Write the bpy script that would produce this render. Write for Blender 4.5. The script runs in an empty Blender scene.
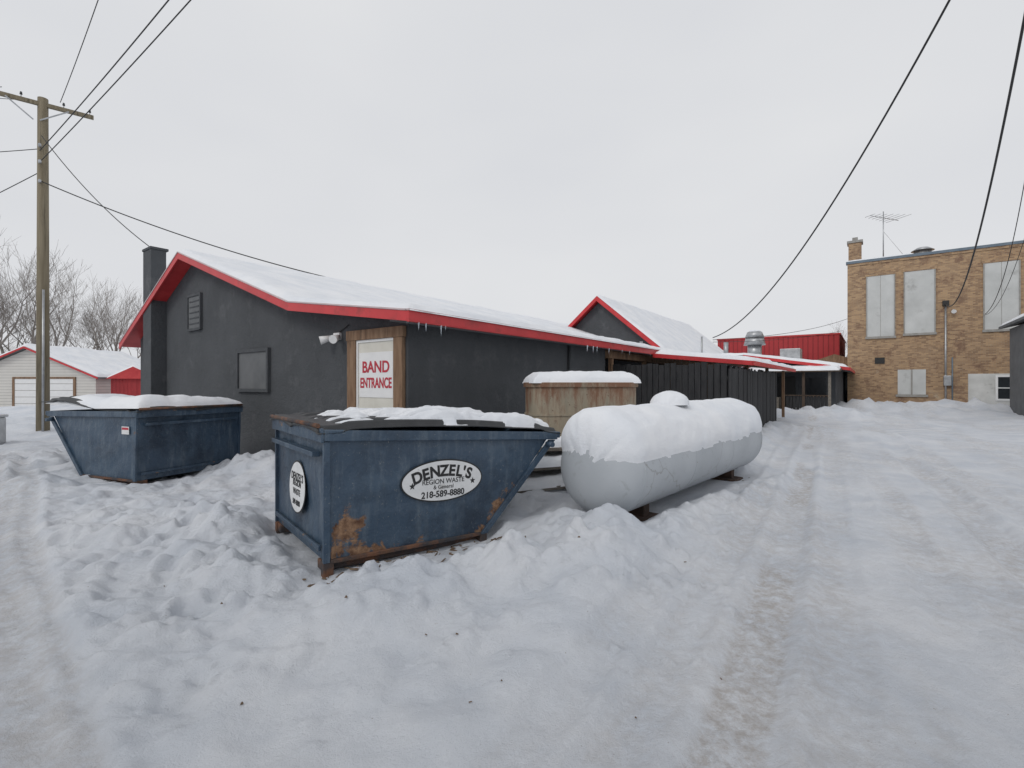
import bpy, math, random
import numpy as np
from mathutils import Vector, Matrix
R=math.radians
scene=bpy.context.scene
random.seed(4)

# ------------------------------------------------------------------ helpers
def hsh(ix,iy,s):
    v=np.sin(ix*127.1+iy*311.7+s*74.7)*43758.5453
    return v-np.floor(v)
def vn(x,y,s=0):
    x=np.asarray(x,float); y=np.asarray(y,float)
    xi=np.floor(x); yi=np.floor(y); fx=x-xi; fy=y-yi
    fx=fx*fx*(3-2*fx); fy=fy*fy*(3-2*fy)
    a=hsh(xi,yi,s); b=hsh(xi+1,yi,s); c=hsh(xi,yi+1,s); d=hsh(xi+1,yi+1,s)
    return (a+(b-a)*fx)*(1-fy)+(c+(d-c)*fx)*fy
def fbm(x,y,s=0,o=4):
    t=0;a=.5;n=0
    for i in range(o):
        t=t+a*(vn(x,y,s+i*3.1)*2-1); n+=a; a*=.5
        x,y=x*1.6*.8-y*1.2, x*1.2+y*1.6*.8
    return t/n
def ss(a,b,x):
    t=np.clip((x-a)/(b-a),0,1); return t*t*(3-2*t)

def new_mat(name): 
    m=bpy.data.materials.new(name); m.use_nodes=True
    nt=m.node_tree; return m,nt,nt.nodes["Principled BSDF"]
def N(nt,t,**k):
    n=nt.nodes.new(t)
    for a,b in k.items(): setattr(n,a,b)
    return n
def noise(nt,scale,detail=4,vec=None,rough=.55,dist=0):
    n=N(nt,'ShaderNodeTexNoise'); n.inputs['Scale'].default_value=scale
    n.inputs['Detail'].default_value=detail; n.inputs['Roughness'].default_value=rough
    n.inputs['Distortion'].default_value=dist
    if vec is not None: nt.links.new(vec,n.inputs['Vector'])
    return n
def ramp(nt,inp,a,b,ca=(0,0,0,1),cb=(1,1,1,1)):
    r=N(nt,'ShaderNodeValToRGB'); r.color_ramp.elements[0].position=a; r.color_ramp.elements[1].position=b
    r.color_ramp.elements[0].color=ca; r.color_ramp.elements[1].color=cb
    nt.links.new(inp,r.inputs[0]); return r
def mixc(nt,f,a,b,bt='MIX'):
    m=N(nt,'ShaderNodeMix',data_type='RGBA',blend_type=bt)
    for s,v in ((m.inputs[0],f),(m.inputs[6],a),(m.inputs[7],b)):
        if isinstance(v,(int,float)): s.default_value=v
        elif isinstance(v,tuple): s.default_value=(*v[:3],1)
        else: nt.links.new(v,s)
    return m.outputs[2]
def bump(nt,b,h,strength,dist):
    n=N(nt,'ShaderNodeBump'); n.inputs['Strength'].default_value=strength; n.inputs['Distance'].default_value=dist
    nt.links.new(h,n.inputs['Height']); nt.links.new(n.outputs[0],b.inputs['Normal']); return n
def simple(name,c1,c2,scale=3,rough=.7,bs=.3,bd=.01,metal=0,stretch=None,c3=None,s3=1,t3=(.55,.7)):
    m,nt,b=new_mat(name)
    tc=N(nt,'ShaderNodeTexCoord'); v=tc.outputs['Object']
    if stretch:
        mp=N(nt,'ShaderNodeMapping'); mp.inputs['Scale'].default_value=stretch; nt.links.new(v,mp.inputs[0]); v=mp.outputs[0]
    n=noise(nt,scale,5,v); r=ramp(nt,n.outputs[0],.3,.7)
    col=mixc(nt,r.outputs[0],c1,c2)
    if c3:
        n3=noise(nt,s3,7,v,.65); r3=ramp(nt,n3.outputs[0],*t3); col=mixc(nt,r3.outputs[0],col,c3)
    nt.links.new(col,b.inputs['Base Color']); b.inputs['Roughness'].default_value=rough; b.inputs['Metallic'].default_value=metal
    nb=noise(nt,scale*8,4,v); bump(nt,b,nb.outputs[0],bs,bd)
    return m

# materials
def snow_mat(name,ground=False):
    m,nt,b=new_mat(name)
    tc=N(nt,'ShaderNodeTexCoord'); v=tc.outputs['Object']
    n=noise(nt,1.3,4,v)
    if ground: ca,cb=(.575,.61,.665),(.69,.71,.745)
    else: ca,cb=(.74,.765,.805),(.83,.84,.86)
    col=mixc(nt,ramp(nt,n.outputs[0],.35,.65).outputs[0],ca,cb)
    if ground:
        at=N(nt,'ShaderNodeAttribute',attribute_name='dirt')
        nn=noise(nt,11,8,v,.75); r=ramp(nt,nn.outputs[0],.38,.60)
        mu=N(nt,'ShaderNodeMath',operation='MULTIPLY'); nt.links.new(at.outputs['Fac'],mu.inputs[0]); nt.links.new(r.outputs[0],mu.inputs[1])
        col=mixc(nt,mu.outputs[0],col,(.37,.325,.285))
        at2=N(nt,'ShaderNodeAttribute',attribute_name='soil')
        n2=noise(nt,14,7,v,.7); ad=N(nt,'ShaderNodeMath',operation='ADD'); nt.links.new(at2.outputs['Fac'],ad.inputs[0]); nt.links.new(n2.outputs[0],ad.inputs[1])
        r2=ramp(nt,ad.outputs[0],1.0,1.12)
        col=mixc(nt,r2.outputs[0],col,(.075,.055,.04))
        sp=noise(nt,38,3,v,.6); col=mixc(nt,ramp(nt,sp.outputs[0],.735,.76).outputs[0],col,(.22,.17,.13))
    nt.links.new(col,b.inputs['Base Color']); b.inputs['Roughness'].default_value=.75
    b.inputs['Specular IOR Level'].default_value=.25
    a=noise(nt,15,9,v,.76); c=noise(nt,150,2,v)
    ad=N(nt,'ShaderNodeMath',operation='MULTIPLY_ADD'); nt.links.new(c.outputs[0],ad.inputs[0]); ad.inputs[1].default_value=.2; nt.links.new(a.outputs[0],ad.inputs[2])
    bump(nt,b,ad.outputs[0],.9 if ground else .6,.035 if ground else .025)
    return m
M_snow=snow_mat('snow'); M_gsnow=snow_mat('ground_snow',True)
def stucco():
    m,nt,b=new_mat('grey_stucco')
    tc=N(nt,'ShaderNodeTexCoord'); v=tc.outputs['Object']
    n=noise(nt,1.1,6,v,.6); c=mixc(nt,ramp(nt,n.outputs[0],.3,.7).outputs[0],(.064,.069,.075),(.088,.094,.102))
    n3=noise(nt,1.3,9,v,.75); c=mixc(nt,ramp(nt,n3.outputs[0],.55,.75).outputs[0],c,(.135,.14,.148))
    n6=noise(nt,5,8,v,.75); c=mixc(nt,ramp(nt,n6.outputs[0],.6,.72).outputs[0],c,(.045,.049,.054))
    sx=N(nt,'ShaderNodeSeparateXYZ'); nt.links.new(v,sx.inputs[0])
    mr=N(nt,'ShaderNodeMapRange'); mr.inputs[1].default_value=.1; mr.inputs[2].default_value=.9; mr.inputs[3].default_value=.4; mr.inputs[4].default_value=0; nt.links.new(sx.outputs[2],mr.inputs[0])
    n5=noise(nt,3,7,v,.7); mu=N(nt,'ShaderNodeMath',operation='MULTIPLY'); nt.links.new(mr.outputs[0],mu.inputs[0]); nt.links.new(n5.outputs[0],mu.inputs[1])
    c=mixc(nt,mu.outputs[0],c,(.26,.27,.28))
    nt.links.new(c,b.inputs['Base Color']); b.inputs['Roughness'].default_value=.9
    a=noise(nt,6,10,v,.78); bump(nt,b,a.outputs[0],1.0,.05); return m
M_stucco=stucco()
M_red=simple('red_metal',(.47,.025,.03),(.60,.04,.045),2,.4,.1,.003,c3=(.36,.03,.03),s3=3)
M_redtrim=simple('red_trim_light',(.42,.02,.025),(.55,.05,.05),3,.5,.1,.003)
M_drip=simple('drip_edge',(.5,.42,.42),(.62,.5,.5),5,.4,.1,.002)
M_wood=simple('weathered_wood',(.16,.09,.05),(.28,.18,.11),3,.8,.5,.01,stretch=(4,4,.6),c3=(.07,.045,.03),s3=2.5)
M_dkwood=simple('dark_weathered_wood',(.05,.035,.025),(.10,.07,.05),3,.85,.5,.01,stretch=(4,4,.6))
M_greywood=simple('grey_wood',(.16,.14,.12),(.26,.235,.2),4,.85,.5,.01,stretch=(.8,4,4))
M_pole=simple('pole_wood',(.17,.14,.09),(.27,.23,.16),3,.85,.6,.015,stretch=(5,5,.3),c3=(.09,.075,.05),s3=2)
M_fence=simple('dark_fence_paint',(.016,.017,.019),(.036,.036,.038),4,.85,.5,.01,stretch=(3,3,.5))
M_door=simple('door_cream',(.60,.58,.51),(.70,.68,.61),3,.5,.1,.002)
M_white=simple('white_sign',(.74,.74,.74),(.80,.80,.79),5,.45,.05,.001)
M_sticker=simple('sticker_white',(.66,.67,.67),(.76,.76,.76),7,.5,.1,.001,c3=(.45,.43,.4),s3=9,t3=(.62,.75))
M_black=simple('black_print',(.012,.012,.012),(.02,.02,.02),5,.5,.05,.001)
M_redprint=simple('red_print',(.42,.02,.04),(.5,.03,.05),5,.5,.05,.001)
M_galv=simple('galvanised',(.32,.33,.34),(.5,.51,.52),4,.4,.1,.004,metal=.7)
M_wire=simple('wire_black',(.015,.015,.016),(.03,.03,.03),5,.6,.1,.001)
M_conc=simple('concrete',(.26,.25,.23),(.36,.35,.33),4,.9,.5,.01)
M_glass=simple('dark_glass',(.02,.022,.025),(.035,.04,.045),1,.12,.05,.001)
M_board=simple('window_board',(.46,.47,.46),(.60,.61,.60),.8,.7,.2,.01,c3=(.34,.34,.33),s3=1.1,t3=(.58,.75))
M_siding=simple('cream_siding',(.50,.47,.42),(.62,.59,.53),2,.8,.2,.005)
M_bluesid=simple('bluegrey_siding',(.14,.18,.22),(.2,.24,.28),2,.8,.2,.005)
M_greysid=simple('grey_siding',(.10,.105,.11),(.15,.155,.16),2,.8,.3,.01)
M_bark=simple('bark',(.17,.15,.135),(.27,.245,.225),3,.9,.3,.01)
M_litter=simple('dead_leaf',(.09,.06,.04),(.16,.11,.07),3,.9,.3,.01)
M_lid=simple('lid_plastic',(.020,.021,.023),(.038,.04,.043),5,.5,.2,.004,c3=(.12,.12,.125),s3=3,t3=(.6,.85))
M_coping=simple('metal_coping',(.10,.14,.18),(.15,.19,.23),3,.4,.1,.003)
M_whitepaint=simple('painted_brick_white',(.5,.5,.48),(.66,.66,.64),1.5,.85,.5,.02,c3=(.3,.29,.27),s3=1.4,t3=(.58,.75))
def ice():
    m,nt,b=new_mat('icicle_ice'); b.inputs['Base Color'].default_value=(.75,.82,.88,1); b.inputs['Roughness'].default_value=.12; b.inputs['Transmission Weight'].default_value=.6; b.inputs['IOR'].default_value=1.31
    tc=N(nt,'ShaderNodeTexCoord'); n=noise(nt,40,3,tc.outputs['Object']); bump(nt,b,n.outputs[0],.3,.005); return m
M_ice=ice()

def blue_rust():
    m,nt,b=new_mat('blue_paint_rust')
    tc=N(nt,'ShaderNodeTexCoord'); v=tc.outputs['Object']
    n=noise(nt,1.8,6,v); c=mixc(nt,ramp(nt,n.outputs[0],.3,.7).outputs[0],(.030,.056,.094),(.054,.090,.134))
    mp=N(nt,'ShaderNodeMapping'); mp.inputs['Scale'].default_value=(7,7,1.1); nt.links.new(v,mp.inputs[0])
    st=noise(nt,1.4,7,mp.outputs[0],.7); c=mixc(nt,ramp(nt,st.outputs[0],.50,.78).outputs[0],c,(.12,.155,.19))
    dk=noise(nt,1.1,8,v,.7); c=mixc(nt,ramp(nt,dk.outputs[0],.50,.66).outputs[0],c,(.020,.036,.060))
    sc=noise(nt,26,6,v,.75,1.5); c=mixc(nt,ramp(nt,sc.outputs[0],.61,.66).outputs[0],c,(.17,.19,.20))
    s2=noise(nt,9,9,v,.8,.8); c=mixc(nt,ramp(nt,s2.outputs[0],.66,.69).outputs[0],c,(.13,.075,.05))
    at=N(nt,'ShaderNodeAttribute',attribute_name='rust')
    rn=noise(nt,3.6,10,v,.74,.3)
    ad2=N(nt,'ShaderNodeMath',operation='MULTIPLY_ADD'); nt.links.new(at.outputs['Fac'],ad2.inputs[0]); ad2.inputs[1].default_value=.25; nt.links.new(rn.outputs[0],ad2.inputs[2])
    rf=ramp(nt,ad2.outputs[0],.63,.68)
    rc=noise(nt,12,6,v,.7); rcol=mixc(nt,ramp(nt,rc.outputs[0],.35,.65).outputs[0],(.09,.04,.022),(.36,.22,.13))
    c=mixc(nt,rf.outputs[0],c,rcol)
    nt.links.new(c,b.inputs['Base Color'])
    rr=N(nt,'ShaderNodeMapRange'); rr.inputs[3].default_value=.42; rr.inputs[4].default_value=.9; nt.links.new(rf.outputs[0],rr.inputs[0]); nt.links.new(rr.outputs[0],b.inputs['Roughness'])
    bn=noise(nt,2.2,5,v,.6); a3=N(nt,'ShaderNodeMath',operation='MULTIPLY_ADD'); nt.links.new(rf.outputs[0],a3.inputs[0]); a3.inputs[1].default_value=-.06; nt.links.new(bn.outputs[0],a3.inputs[2])
    bump(nt,b,a3.outputs[0],.7,.06)
    return m
M_blue=blue_rust()
M_rust=simple('rusted_blue_steel',(.035,.04,.05),(.10,.06,.04),6,.85,.5,.01,c3=(.17,.08,.045),s3=4,t3=(.48,.6))
M_darkrust=simple('rusted_support',(.03,.022,.018),(.09,.05,.035),6,.9,.5,.01)
def tank_mat():
    m,nt,b=new_mat('tank_paint')
    tc=N(nt,'ShaderNodeTexCoord'); v=tc.outputs['Object']
    n=noise(nt,1.1,6,v); c=mixc(nt,ramp(nt,n.outputs[0],.3,.7).outputs[0],(.36,.385,.41),(.46,.485,.51))
    n2=noise(nt,5,9,v,.7,1); c=mixc(nt,ramp(nt,n2.outputs[0],.58,.75).outputs[0],c,(.28,.29,.29))
    n3=noise(nt,14,9,v,.75,.6); c=mixc(nt,ramp(nt,n3.outputs[0],.65,.68).outputs[0],c,(.20,.12,.08))
    vo=N(nt,'ShaderNodeTexVoronoi',feature='DISTANCE_TO_EDGE'); vo.inputs['Scale'].default_value=.9
    nd=noise(nt,3,5,v); mx=mixc(nt,.25,v,nd.outputs['Color']); nt.links.new(mx,vo.inputs['Vector'])
    c=mixc(nt,ramp(nt,vo.outputs[0],.0,.006,(.7,.7,.7,1),(0,0,0,1)).outputs[0],c,(.22,.21,.2))
    nt.links.new(c,b.inputs['Base Color']); b.inputs['Roughness'].default_value=.48
    n4=noise(nt,3,4,v); bump(nt,b,n4.outputs[0],.15,.02); return m
M_tank=tank_mat()
def tan_mat():
    m,nt,b=new_mat('tan_rusted_tank')
    tc=N(nt,'ShaderNodeTexCoord'); v=tc.outputs['Object']
    mp=N(nt,'ShaderNodeMapping'); mp.inputs['Scale'].default_value=(4,4,.9); nt.links.new(v,mp.inputs[0])
    n=noise(nt,1.5,7,mp.outputs[0],.65); c=mixc(nt,ramp(nt,n.outputs[0],.35,.65).outputs[0],(.25,.225,.17),(.35,.29,.21))
    n2=noise(nt,1.6,9,mp.outputs[0],.75)
    sx=N(nt,'ShaderNodeSeparateXYZ'); nt.links.new(v,sx.inputs[0])
    mr=N(nt,'ShaderNodeMapRange'); mr.inputs[1].default_value=1.0; mr.inputs[2].default_value=1.6; mr.inputs[3].default_value=-.04; mr.inputs[4].default_value=.18
    nt.links.new(sx.outputs[2],mr.inputs[0]); ad=N(nt,'ShaderNodeMath',operation='ADD'); nt.links.new(n2.outputs[0],ad.inputs[0]); nt.links.new(mr.outputs[0],ad.inputs[1])
    c=mixc(nt,ramp(nt,ad.outputs[0],.50,.68).outputs[0],c,(.19,.095,.055))
    n5=noise(nt,9,8,v,.75); c=mixc(nt,ramp(nt,n5.outputs[0],.6,.68).outputs[0],c,(.13,.07,.045))
    nt.links.new(c,b.inputs['Base Color']); b.inputs['Roughness'].default_value=.7
    n4=noise(nt,9,4,v); bump(nt,b,n4.outputs[0],.3,.01); return m
M_tan=tan_mat()
def brick_mat():
    m,nt,b=new_mat('tan_brick')
    tc=N(nt,'ShaderNodeTexCoord'); v=tc.outputs['Object']
    sx=N(nt,'ShaderNodeSeparateXYZ'); nt.links.new(v,sx.inputs[0])
    s=N(nt,'ShaderNodeMath',operation='ADD'); nt.links.new(sx.outputs[0],s.inputs[0]); nt.links.new(sx.outputs[1],s.inputs[1])
    cb=N(nt,'ShaderNodeCombineXYZ'); nt.links.new(s.outputs[0],cb.inputs[0]); nt.links.new(sx.outputs[2],cb.inputs[1])
    br=N(nt,'ShaderNodeTexBrick'); nt.links.new(cb.outputs[0],br.inputs['Vector'])
    br.inputs['Scale'].default_value=1; br.inputs['Brick Width'].default_value=.22; br.inputs['Row Height'].default_value=.078
    br.inputs['Mortar Size'].default_value=.006; br.inputs['Bias'].default_value=-.1
    br.inputs['Color1'].default_value=(.45,.29,.16,1); br.inputs['Color2'].default_value=(.18,.10,.06,1); br.inputs['Mortar'].default_value=(.30,.26,.20,1)
    n=noise(nt,.5,6,v,.65); c=mixc(nt,ramp(nt,n.outputs[0],.35,.7).outputs[0],br.outputs[0],(.42,.30,.19))
    c2=mixc(nt,.4,br.outputs[0],c)
    n2=noise(nt,1.2,8,v,.72); c2=mixc(nt,ramp(nt,n2.outputs[0],.53,.68).outputs[0],c2,(.18,.105,.072))
    n3=noise(nt,.8,8,v,.7,.5); c2=mixc(nt,ramp(nt,n3.outputs[0],.62,.72).outputs[0],c2,(.46,.38,.28))
    nt.links.new(c2,b.inputs['Base Color']); b.inputs['Roughness'].default_value=.9
    bump(nt,b,br.outputs['Fac'],-.4,.01); return m
M_brick=brick_mat()
def striped(name,c1,c2,axis,freq,w=.1,bd=.02):
    m,nt,b=new_mat(name)
    tc=N(nt,'ShaderNodeTexCoord'); sx=N(nt,'ShaderNodeSeparateXYZ'); nt.links.new(tc.outputs['Object'],sx.inputs[0])
    a=N(nt,'ShaderNodeMath',operation='MULTIPLY'); nt.links.new(sx.outputs[axis],a.inputs[0]); a.inputs[1].default_value=freq
    f=N(nt,'ShaderNodeMath',operation='FRACT'); nt.links.new(a.outputs[0],f.inputs[0])
    r=ramp(nt,f.outputs[0],0,w); n=noise(nt,2,6,tc.outputs['Object'])
    c=mixc(nt,n.outputs[0],c1,c2); c=mixc(nt,r.outputs[0],tuple(x*.45 for x in c1),c)
    nt.links.new(c,b.inputs['Base Color']); b.inputs['Roughness'].default_value=.6
    bump(nt,b,r.outputs[0],.5,bd); return m
M_redcorr=striped('red_corrugated',(.36,.02,.025),(.46,.035,.04),1,3.0,.25)
M_lap=striped('lap_siding_white',(.58,.56,.52),(.68,.66,.62),2,5,.15)

def empty(name,loc=(0,0,0),rz=0,rot=None):
    e=bpy.data.objects.new(name,None); scene.collection.objects.link(e); e.location=loc
    e.rotation_euler=rot if rot else (0,0,rz); e.empty_display_size=.3; return e
def mesh(name,vs,fs,mat,parent=None,smooth=False,bevel=0,mw=None):
    me=bpy.data.meshes.new(name); me.from_pydata([tuple(v) for v in vs],[],[tuple(f) for f in fs]); me.update()
    o=bpy.data.objects.new(name,me); scene.collection.objects.link(o); me.materials.append(mat)
    if parent: o.parent=parent
    if smooth:
        for p in me.polygons: p.use_smooth=True
    if bevel:
        b=o.modifiers.new('b','BEVEL'); b.width=bevel; b.segments=2; b.limit_method='ANGLE'
    return o
def box(name,x0,x1,y0,y1,z0,z1,mat,parent=None,bevel=0):
    v=[(x,y,z) for x in (x0,x1) for y in (y0,y1) for z in (z0,z1)]
    f=[(0,1,3,2),(4,6,7,5),(0,4,5,1),(2,3,7,6),(0,2,6,4),(1,5,7,3)]
    return mesh(name,v,f,mat,parent,bevel=bevel)
import bmesh
def prism(name,poly,a0,a1,axis,mat,parent=None,bevel=0):
    def p(a,q): return {'x':(a,q[0],q[1]),'y':(q[0],a,q[1]),'z':(q[0],q[1],a)}[axis]
    n=len(poly); vs=[p(a0,q) for q in poly]+[p(a1,q) for q in poly]
    fs=[tuple(range(n))[::-1],tuple(range(n,2*n))]+[(i,(i+1)%n,n+(i+1)%n,n+i) for i in range(n)]
    o=mesh(name,vs,fs,mat,parent,bevel=bevel)
    bm=bmesh.new(); bm.from_mesh(o.data); bmesh.ops.recalc_face_normals(bm,faces=bm.faces); bm.to_mesh(o.data); bm.free()
    return o
def cyl(name,p0,p1,r0,r1,mat,parent=None,seg=16,smooth=True):
    p0=Vector(p0);p1=Vector(p1);d=(p1-p0).normalized()
    u=d.orthogonal().normalized(); w=d.cross(u)
    vs=[];n=seg
    for p,r in ((p0,r0),(p1,r1)):
        for i in range(n):
            a=2*math.pi*i/n; vs.append(p+u*math.cos(a)*r+w*math.sin(a)*r)
    fs=[(i,(i+1)%n,n+(i+1)%n,n+i) for i in range(n)]+[tuple(range(n))[::-1],tuple(range(n,2*n))]
    o=mesh(name,vs,fs,mat,parent)
    if smooth:
        for p in o.data.polygons: p.use_smooth=len(p.vertices)==4
    return o
def wire(name,pts,r,mat=None,parent=None):
    c=bpy.data.curves.new(name,'CURVE'); c.dimensions='3D'; c.bevel_depth=r; c.bevel_resolution=1
    s=c.splines.new('POLY'); s.points.add(len(pts)-1)
    for i,p in enumerate(pts): s.points[i].co=(*p,1)
    o=bpy.data.objects.new(name,c); scene.collection.objects.link(o); c.materials.append(mat or M_wire)
    if parent: o.parent=parent
    return o
def sag(a,b,s,t1=1.0,n=40):
    a=Vector(a);b=Vector(b);out=[]
    for i in range(n+1):
        t=t1*i/n; p=a+(b-a)*t; p.z-=4*s*t*(1-t); out.append(p)
    return out
def text(name,body,size,loc,rot,mat,parent,extr=.002,sx=1,bold=0,align='CENTER'):
    c=bpy.data.curves.new(name,'FONT'); c.body=body; c.size=size; c.extrude=extr; c.align_x=align; c.align_y='CENTER'; c.offset=bold
    o=bpy.data.objects.new(name,c); scene.collection.objects.link(o); c.materials.append(mat)
    o.location=loc; o.rotation_euler=rot; o.scale=(sx,1,1); o.parent=parent; return o
def sheet(name,base,x0,x1,y0,y1,res,thick,mat,parent,seed=0,edge=.1,wob=.1,cover=None,sink=.012):
    """snow layer with soft, wandering edges lying on height function base(x,y)"""
    nx=max(4,int((x1-x0)/res)); ny=max(4,int((y1-y0)/res))
    X,Y=np.meshgrid(np.linspace(x0,x1,nx+1),np.linspace(y0,y1,ny+1),indexing='ij')
    d=np.minimum(np.minimum(X-x0,x1-X),np.minimum(Y-y0,y1-Y))
    d=d-wob*np.clip(fbm(X*2.2,Y*2.2,seed,4)*.8+.4,0,1)
    t=np.sqrt(np.clip(d/edge,0,1))*(thick*(1+.35*fbm(X*1.1,Y*1.1,seed+9,4)+.12*fbm(X*7,Y*7,seed+5,3)))
    if cover is not None: t=t*cover(X,Y)
    Z=base(X,Y)+np.where(t>.004,t,-sink)
    k=t>.004
    vs=np.stack([X,Y,Z],-1).reshape(-1,3); fs=[]
    for i in range(nx):
        for j in range(ny):
            if k[i,j] or k[i+1,j] or k[i,j+1] or k[i+1,j+1]:
                a=i*(ny+1)+j; fs.append((a,a+ny+1,a+ny+2,a+1))
    return mesh(name,vs.tolist(),fs,mat,parent,smooth=True)

# ------------------------------------------------------------------ ground
def axis_coords(lo,hi,far_lo,far_hi,st,g):
    c=list(np.arange(lo,hi,st)); s=st; x=c[-1]
    while x<far_hi: s*=g; x+=s; c.append(x)
    s=st; x=c[0]; l=[]
    while x>far_lo: s*=g; x-=s; l.append(x)
    return np.array(l[::-1]+c)
gx=axis_coords(-5.5,5.5,-350,350,.026,1.022); gy=axis_coords(1.7,8.0,-60,500,.024,1.022)
X,Y=np.meshgrid(gx,gy,indexing='ij')
DA=R(39); e1=(math.cos(DA),math.sin(DA)); e2=(-e1[1],e1[0]); DX,DY=-1.56,4.05
rd=X*.84-Y*.54; ra=X*.54+Y*.84       # road offset / along
near=1-ss(18,45,np.hypot(X,Y))
wobn=rd+.25*fbm(ra*.35,rd*0+2,3,3)
road=ss(-1.35,-.75,wobn)*(1-ss(5.5,7.5,wobn))
H=.045*fbm(X*.35,Y*.35,1,3)+.02
lum=fbm(X*1.2,Y*1.2,11,5); lum2=fbm(X*3.6,Y*3.6,17,5); lum3=np.abs(fbm(X*8,Y*8,23,4)); lum4=np.abs(fbm(X*2.3,Y*2.3,27,5))
rough_mask=(1-road)*near
clod=ss(.05,.5,fbm(X*.8,Y*.8,31,3)+.25)
H+=rough_mask*(.085*lum+.055*lum2*(.5+clod)+.05*lum3*clod+.09*lum4)
streak=fbm(rd*4.5,ra*.45,44,5)
H+=road*near*(.014*fbm(X*2.5,Y*2.5,41,4)+.014*fbm(X*9,Y*9,43,4)+.020*np.abs(streak)+.010*np.abs(fbm(rd*14,ra*1.2,46,3)))
def blobs(n,cx,cy,sx,sy,rmin,rmax,hf,seed):
    global H
    rg=np.random.RandomState(seed)
    for k in range(n):
        bx=cx+rg.randn()*sx; by=cy+rg.randn()*sy; r=rmin+(rmax-rmin)*rg.rand()**2; asp=rg.uniform(.7,1.3); an=rg.uniform(0,3)
        i0,i1=np.searchsorted(gx,[bx-2*r,bx+2*r]); j0,j1=np.searchsorted(gy,[by-2*r,by+2*r])
        if i1<=i0 or j1<=j0: continue
        xx=X[i0:i1,j0:j1]-bx; yy=Y[i0:i1,j0:j1]-by
        a_=xx*math.cos(an)+yy*math.sin(an); b_=-xx*math.sin(an)+yy*math.cos(an)
        q=(a_**2*asp+b_**2/asp)/r**2*(1+.7*lum2[i0:i1,j0:j1])
        H[i0:i1,j0:j1]+=r*hf*np.clip(1-q,0,1)**.6
blobs(130,-2.7,4.1,.7,.7,.015,.11,.6,1); blobs(140,-.3,3.7,1.0,.35,.015,.10,.6,2)
blobs(110,.95,4.2,.6,.5,.015,.09,.6,3); blobs(100,-3.6,5.2,1.0,1.0,.02,.12,.5,4); blobs(140,-1.5,2.9,1.8,.5,.008,.04,.7,8)
for k in range(26): blobs(11,-1.1+.372*k,2.6+.504*k,.22,.3,.02,.11,.5,50+k)
rg=np.random.RandomState(7)
def foot(px,py,ang,dep):
    global H
    i0,i1=np.searchsorted(gx,[px-.4,px+.4]); j0,j1=np.searchsorted(gy,[py-.4,py+.4])
    x=X[i0:i1,j0:j1]-px; y=Y[i0:i1,j0:j1]-py
    a=x*math.cos(ang)+y*math.sin(ang); b=-x*math.sin(ang)+y*math.cos(ang)
    q=np.sqrt((a/.15)**2+(b/.075)**2)+.25*lum2[i0:i1,j0:j1]
    H[i0:i1,j0:j1]+=-dep*(1-ss(.5,1.25,q))+dep*.25*np.exp(-((q-1.4)/.25)**2)
def trail(x0,y0,x1,y1,dep=.05):
    L=math.hypot(x1-x0,y1-y0); n=int(L/.62); an=math.atan2(y1-y0,x1-x0)
    for k in range(n):
        t=(k+rg.uniform(-.1,.1))/n; s=.11*(1 if k%2 else -1)+rg.uniform(-.03,.03)
        foot(x0+(x1-x0)*t-math.sin(an)*s,y0+(y1-y0)*t+math.cos(an)*s,an+rg.uniform(-.2,.2),dep*rg.uniform(.7,1.2))
trail(-2.4,3.4,-4.4,7.0,.06); trail(-4.5,4.2,-2.9,5.4,.06); trail(-4.8,5.2,-9,6.6,.06)
trail(-4.4,6.9,-2.6,7.9,.06); trail(-3.8,3.3,-5.2,6.0,.055); trail(-2.2,3.3,-3.4,3.9,.05)
dirt=np.zeros_like(H)
wig=.10*fbm(ra*.18,ra*0,61,3)
def rut(c,w,d,phase,amp=1,berm=.5,dr=.3):
    global H,dirt
    q=(rd-c-wig)/w+.15*lum2; prof=1-ss(.7,1.2,np.abs(q))
    H-=d*prof*near; H+=d*berm*np.exp(-((np.abs(q)-1.45)/.3)**2)*near
    tread=np.sin(ra*2*math.pi/.085+3*np.sign(q)*np.abs(q)+phase)*(.5+.5*np.sign(np.sin(q*9)))
    patch=ss(.42,.62,vn(ra*.9,rd*2,71+phase))
    H+=.005*amp*prof*tread*patch*(1-ss(8,12,ra))
    dirt=np.maximum(dirt,dr*prof*(.15+.85*patch))
rut(-.30,.16,.026,0,dr=.65); rut(-.72,.12,.016,1.6,dr=.25); rut(.12,.13,.016,2.3,dr=.3); rut(.75,.13,.014,2.7,dr=.2); rut(1.5,.17,.036,3.1,dr=.45)
rut(1.95,.13,.022,4,dr=.3); rut(2.7,.15,.02,5,dr=.25); rut(3.3,.14,.02,5.6,dr=.3); rut(3.9,.15,.02,6,dr=.25); rut(-1.05,.12,.018,7,dr=.15)
dirt=np.maximum(dirt,road*(.08+.28*ss(-.15,.45,fbm(rd*2.6,ra*.3,66,5))))
def rut2(x0,y0,dx,dy,w,d,ph,dr):
    global H,dirt
    L=math.hypot(dx,dy); dx/=L;dy/=L
    a=(X-x0)*dx+(Y-y0)*dy; q=(-(X-x0)*dy+(Y-y0)*dx+.12*fbm(a*.4,a*0,ph,2))/w+.15*lum2
    on=ss(-2.5,-1.5,a)*(1-ss(9,13,a)); prof=(1-ss(.7,1.2,np.abs(q)))*on
    H=H*(1-.6*prof)-d*prof; H+=d*.6*np.exp(-((np.abs(q)-1.45)/.3)**2)*on
    H+=.008*prof*np.sin(a*2*math.pi/.10+4*np.abs(q))*ss(-.3,.2,lum)
    dirt=np.maximum(dirt,dr*prof)
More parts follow.
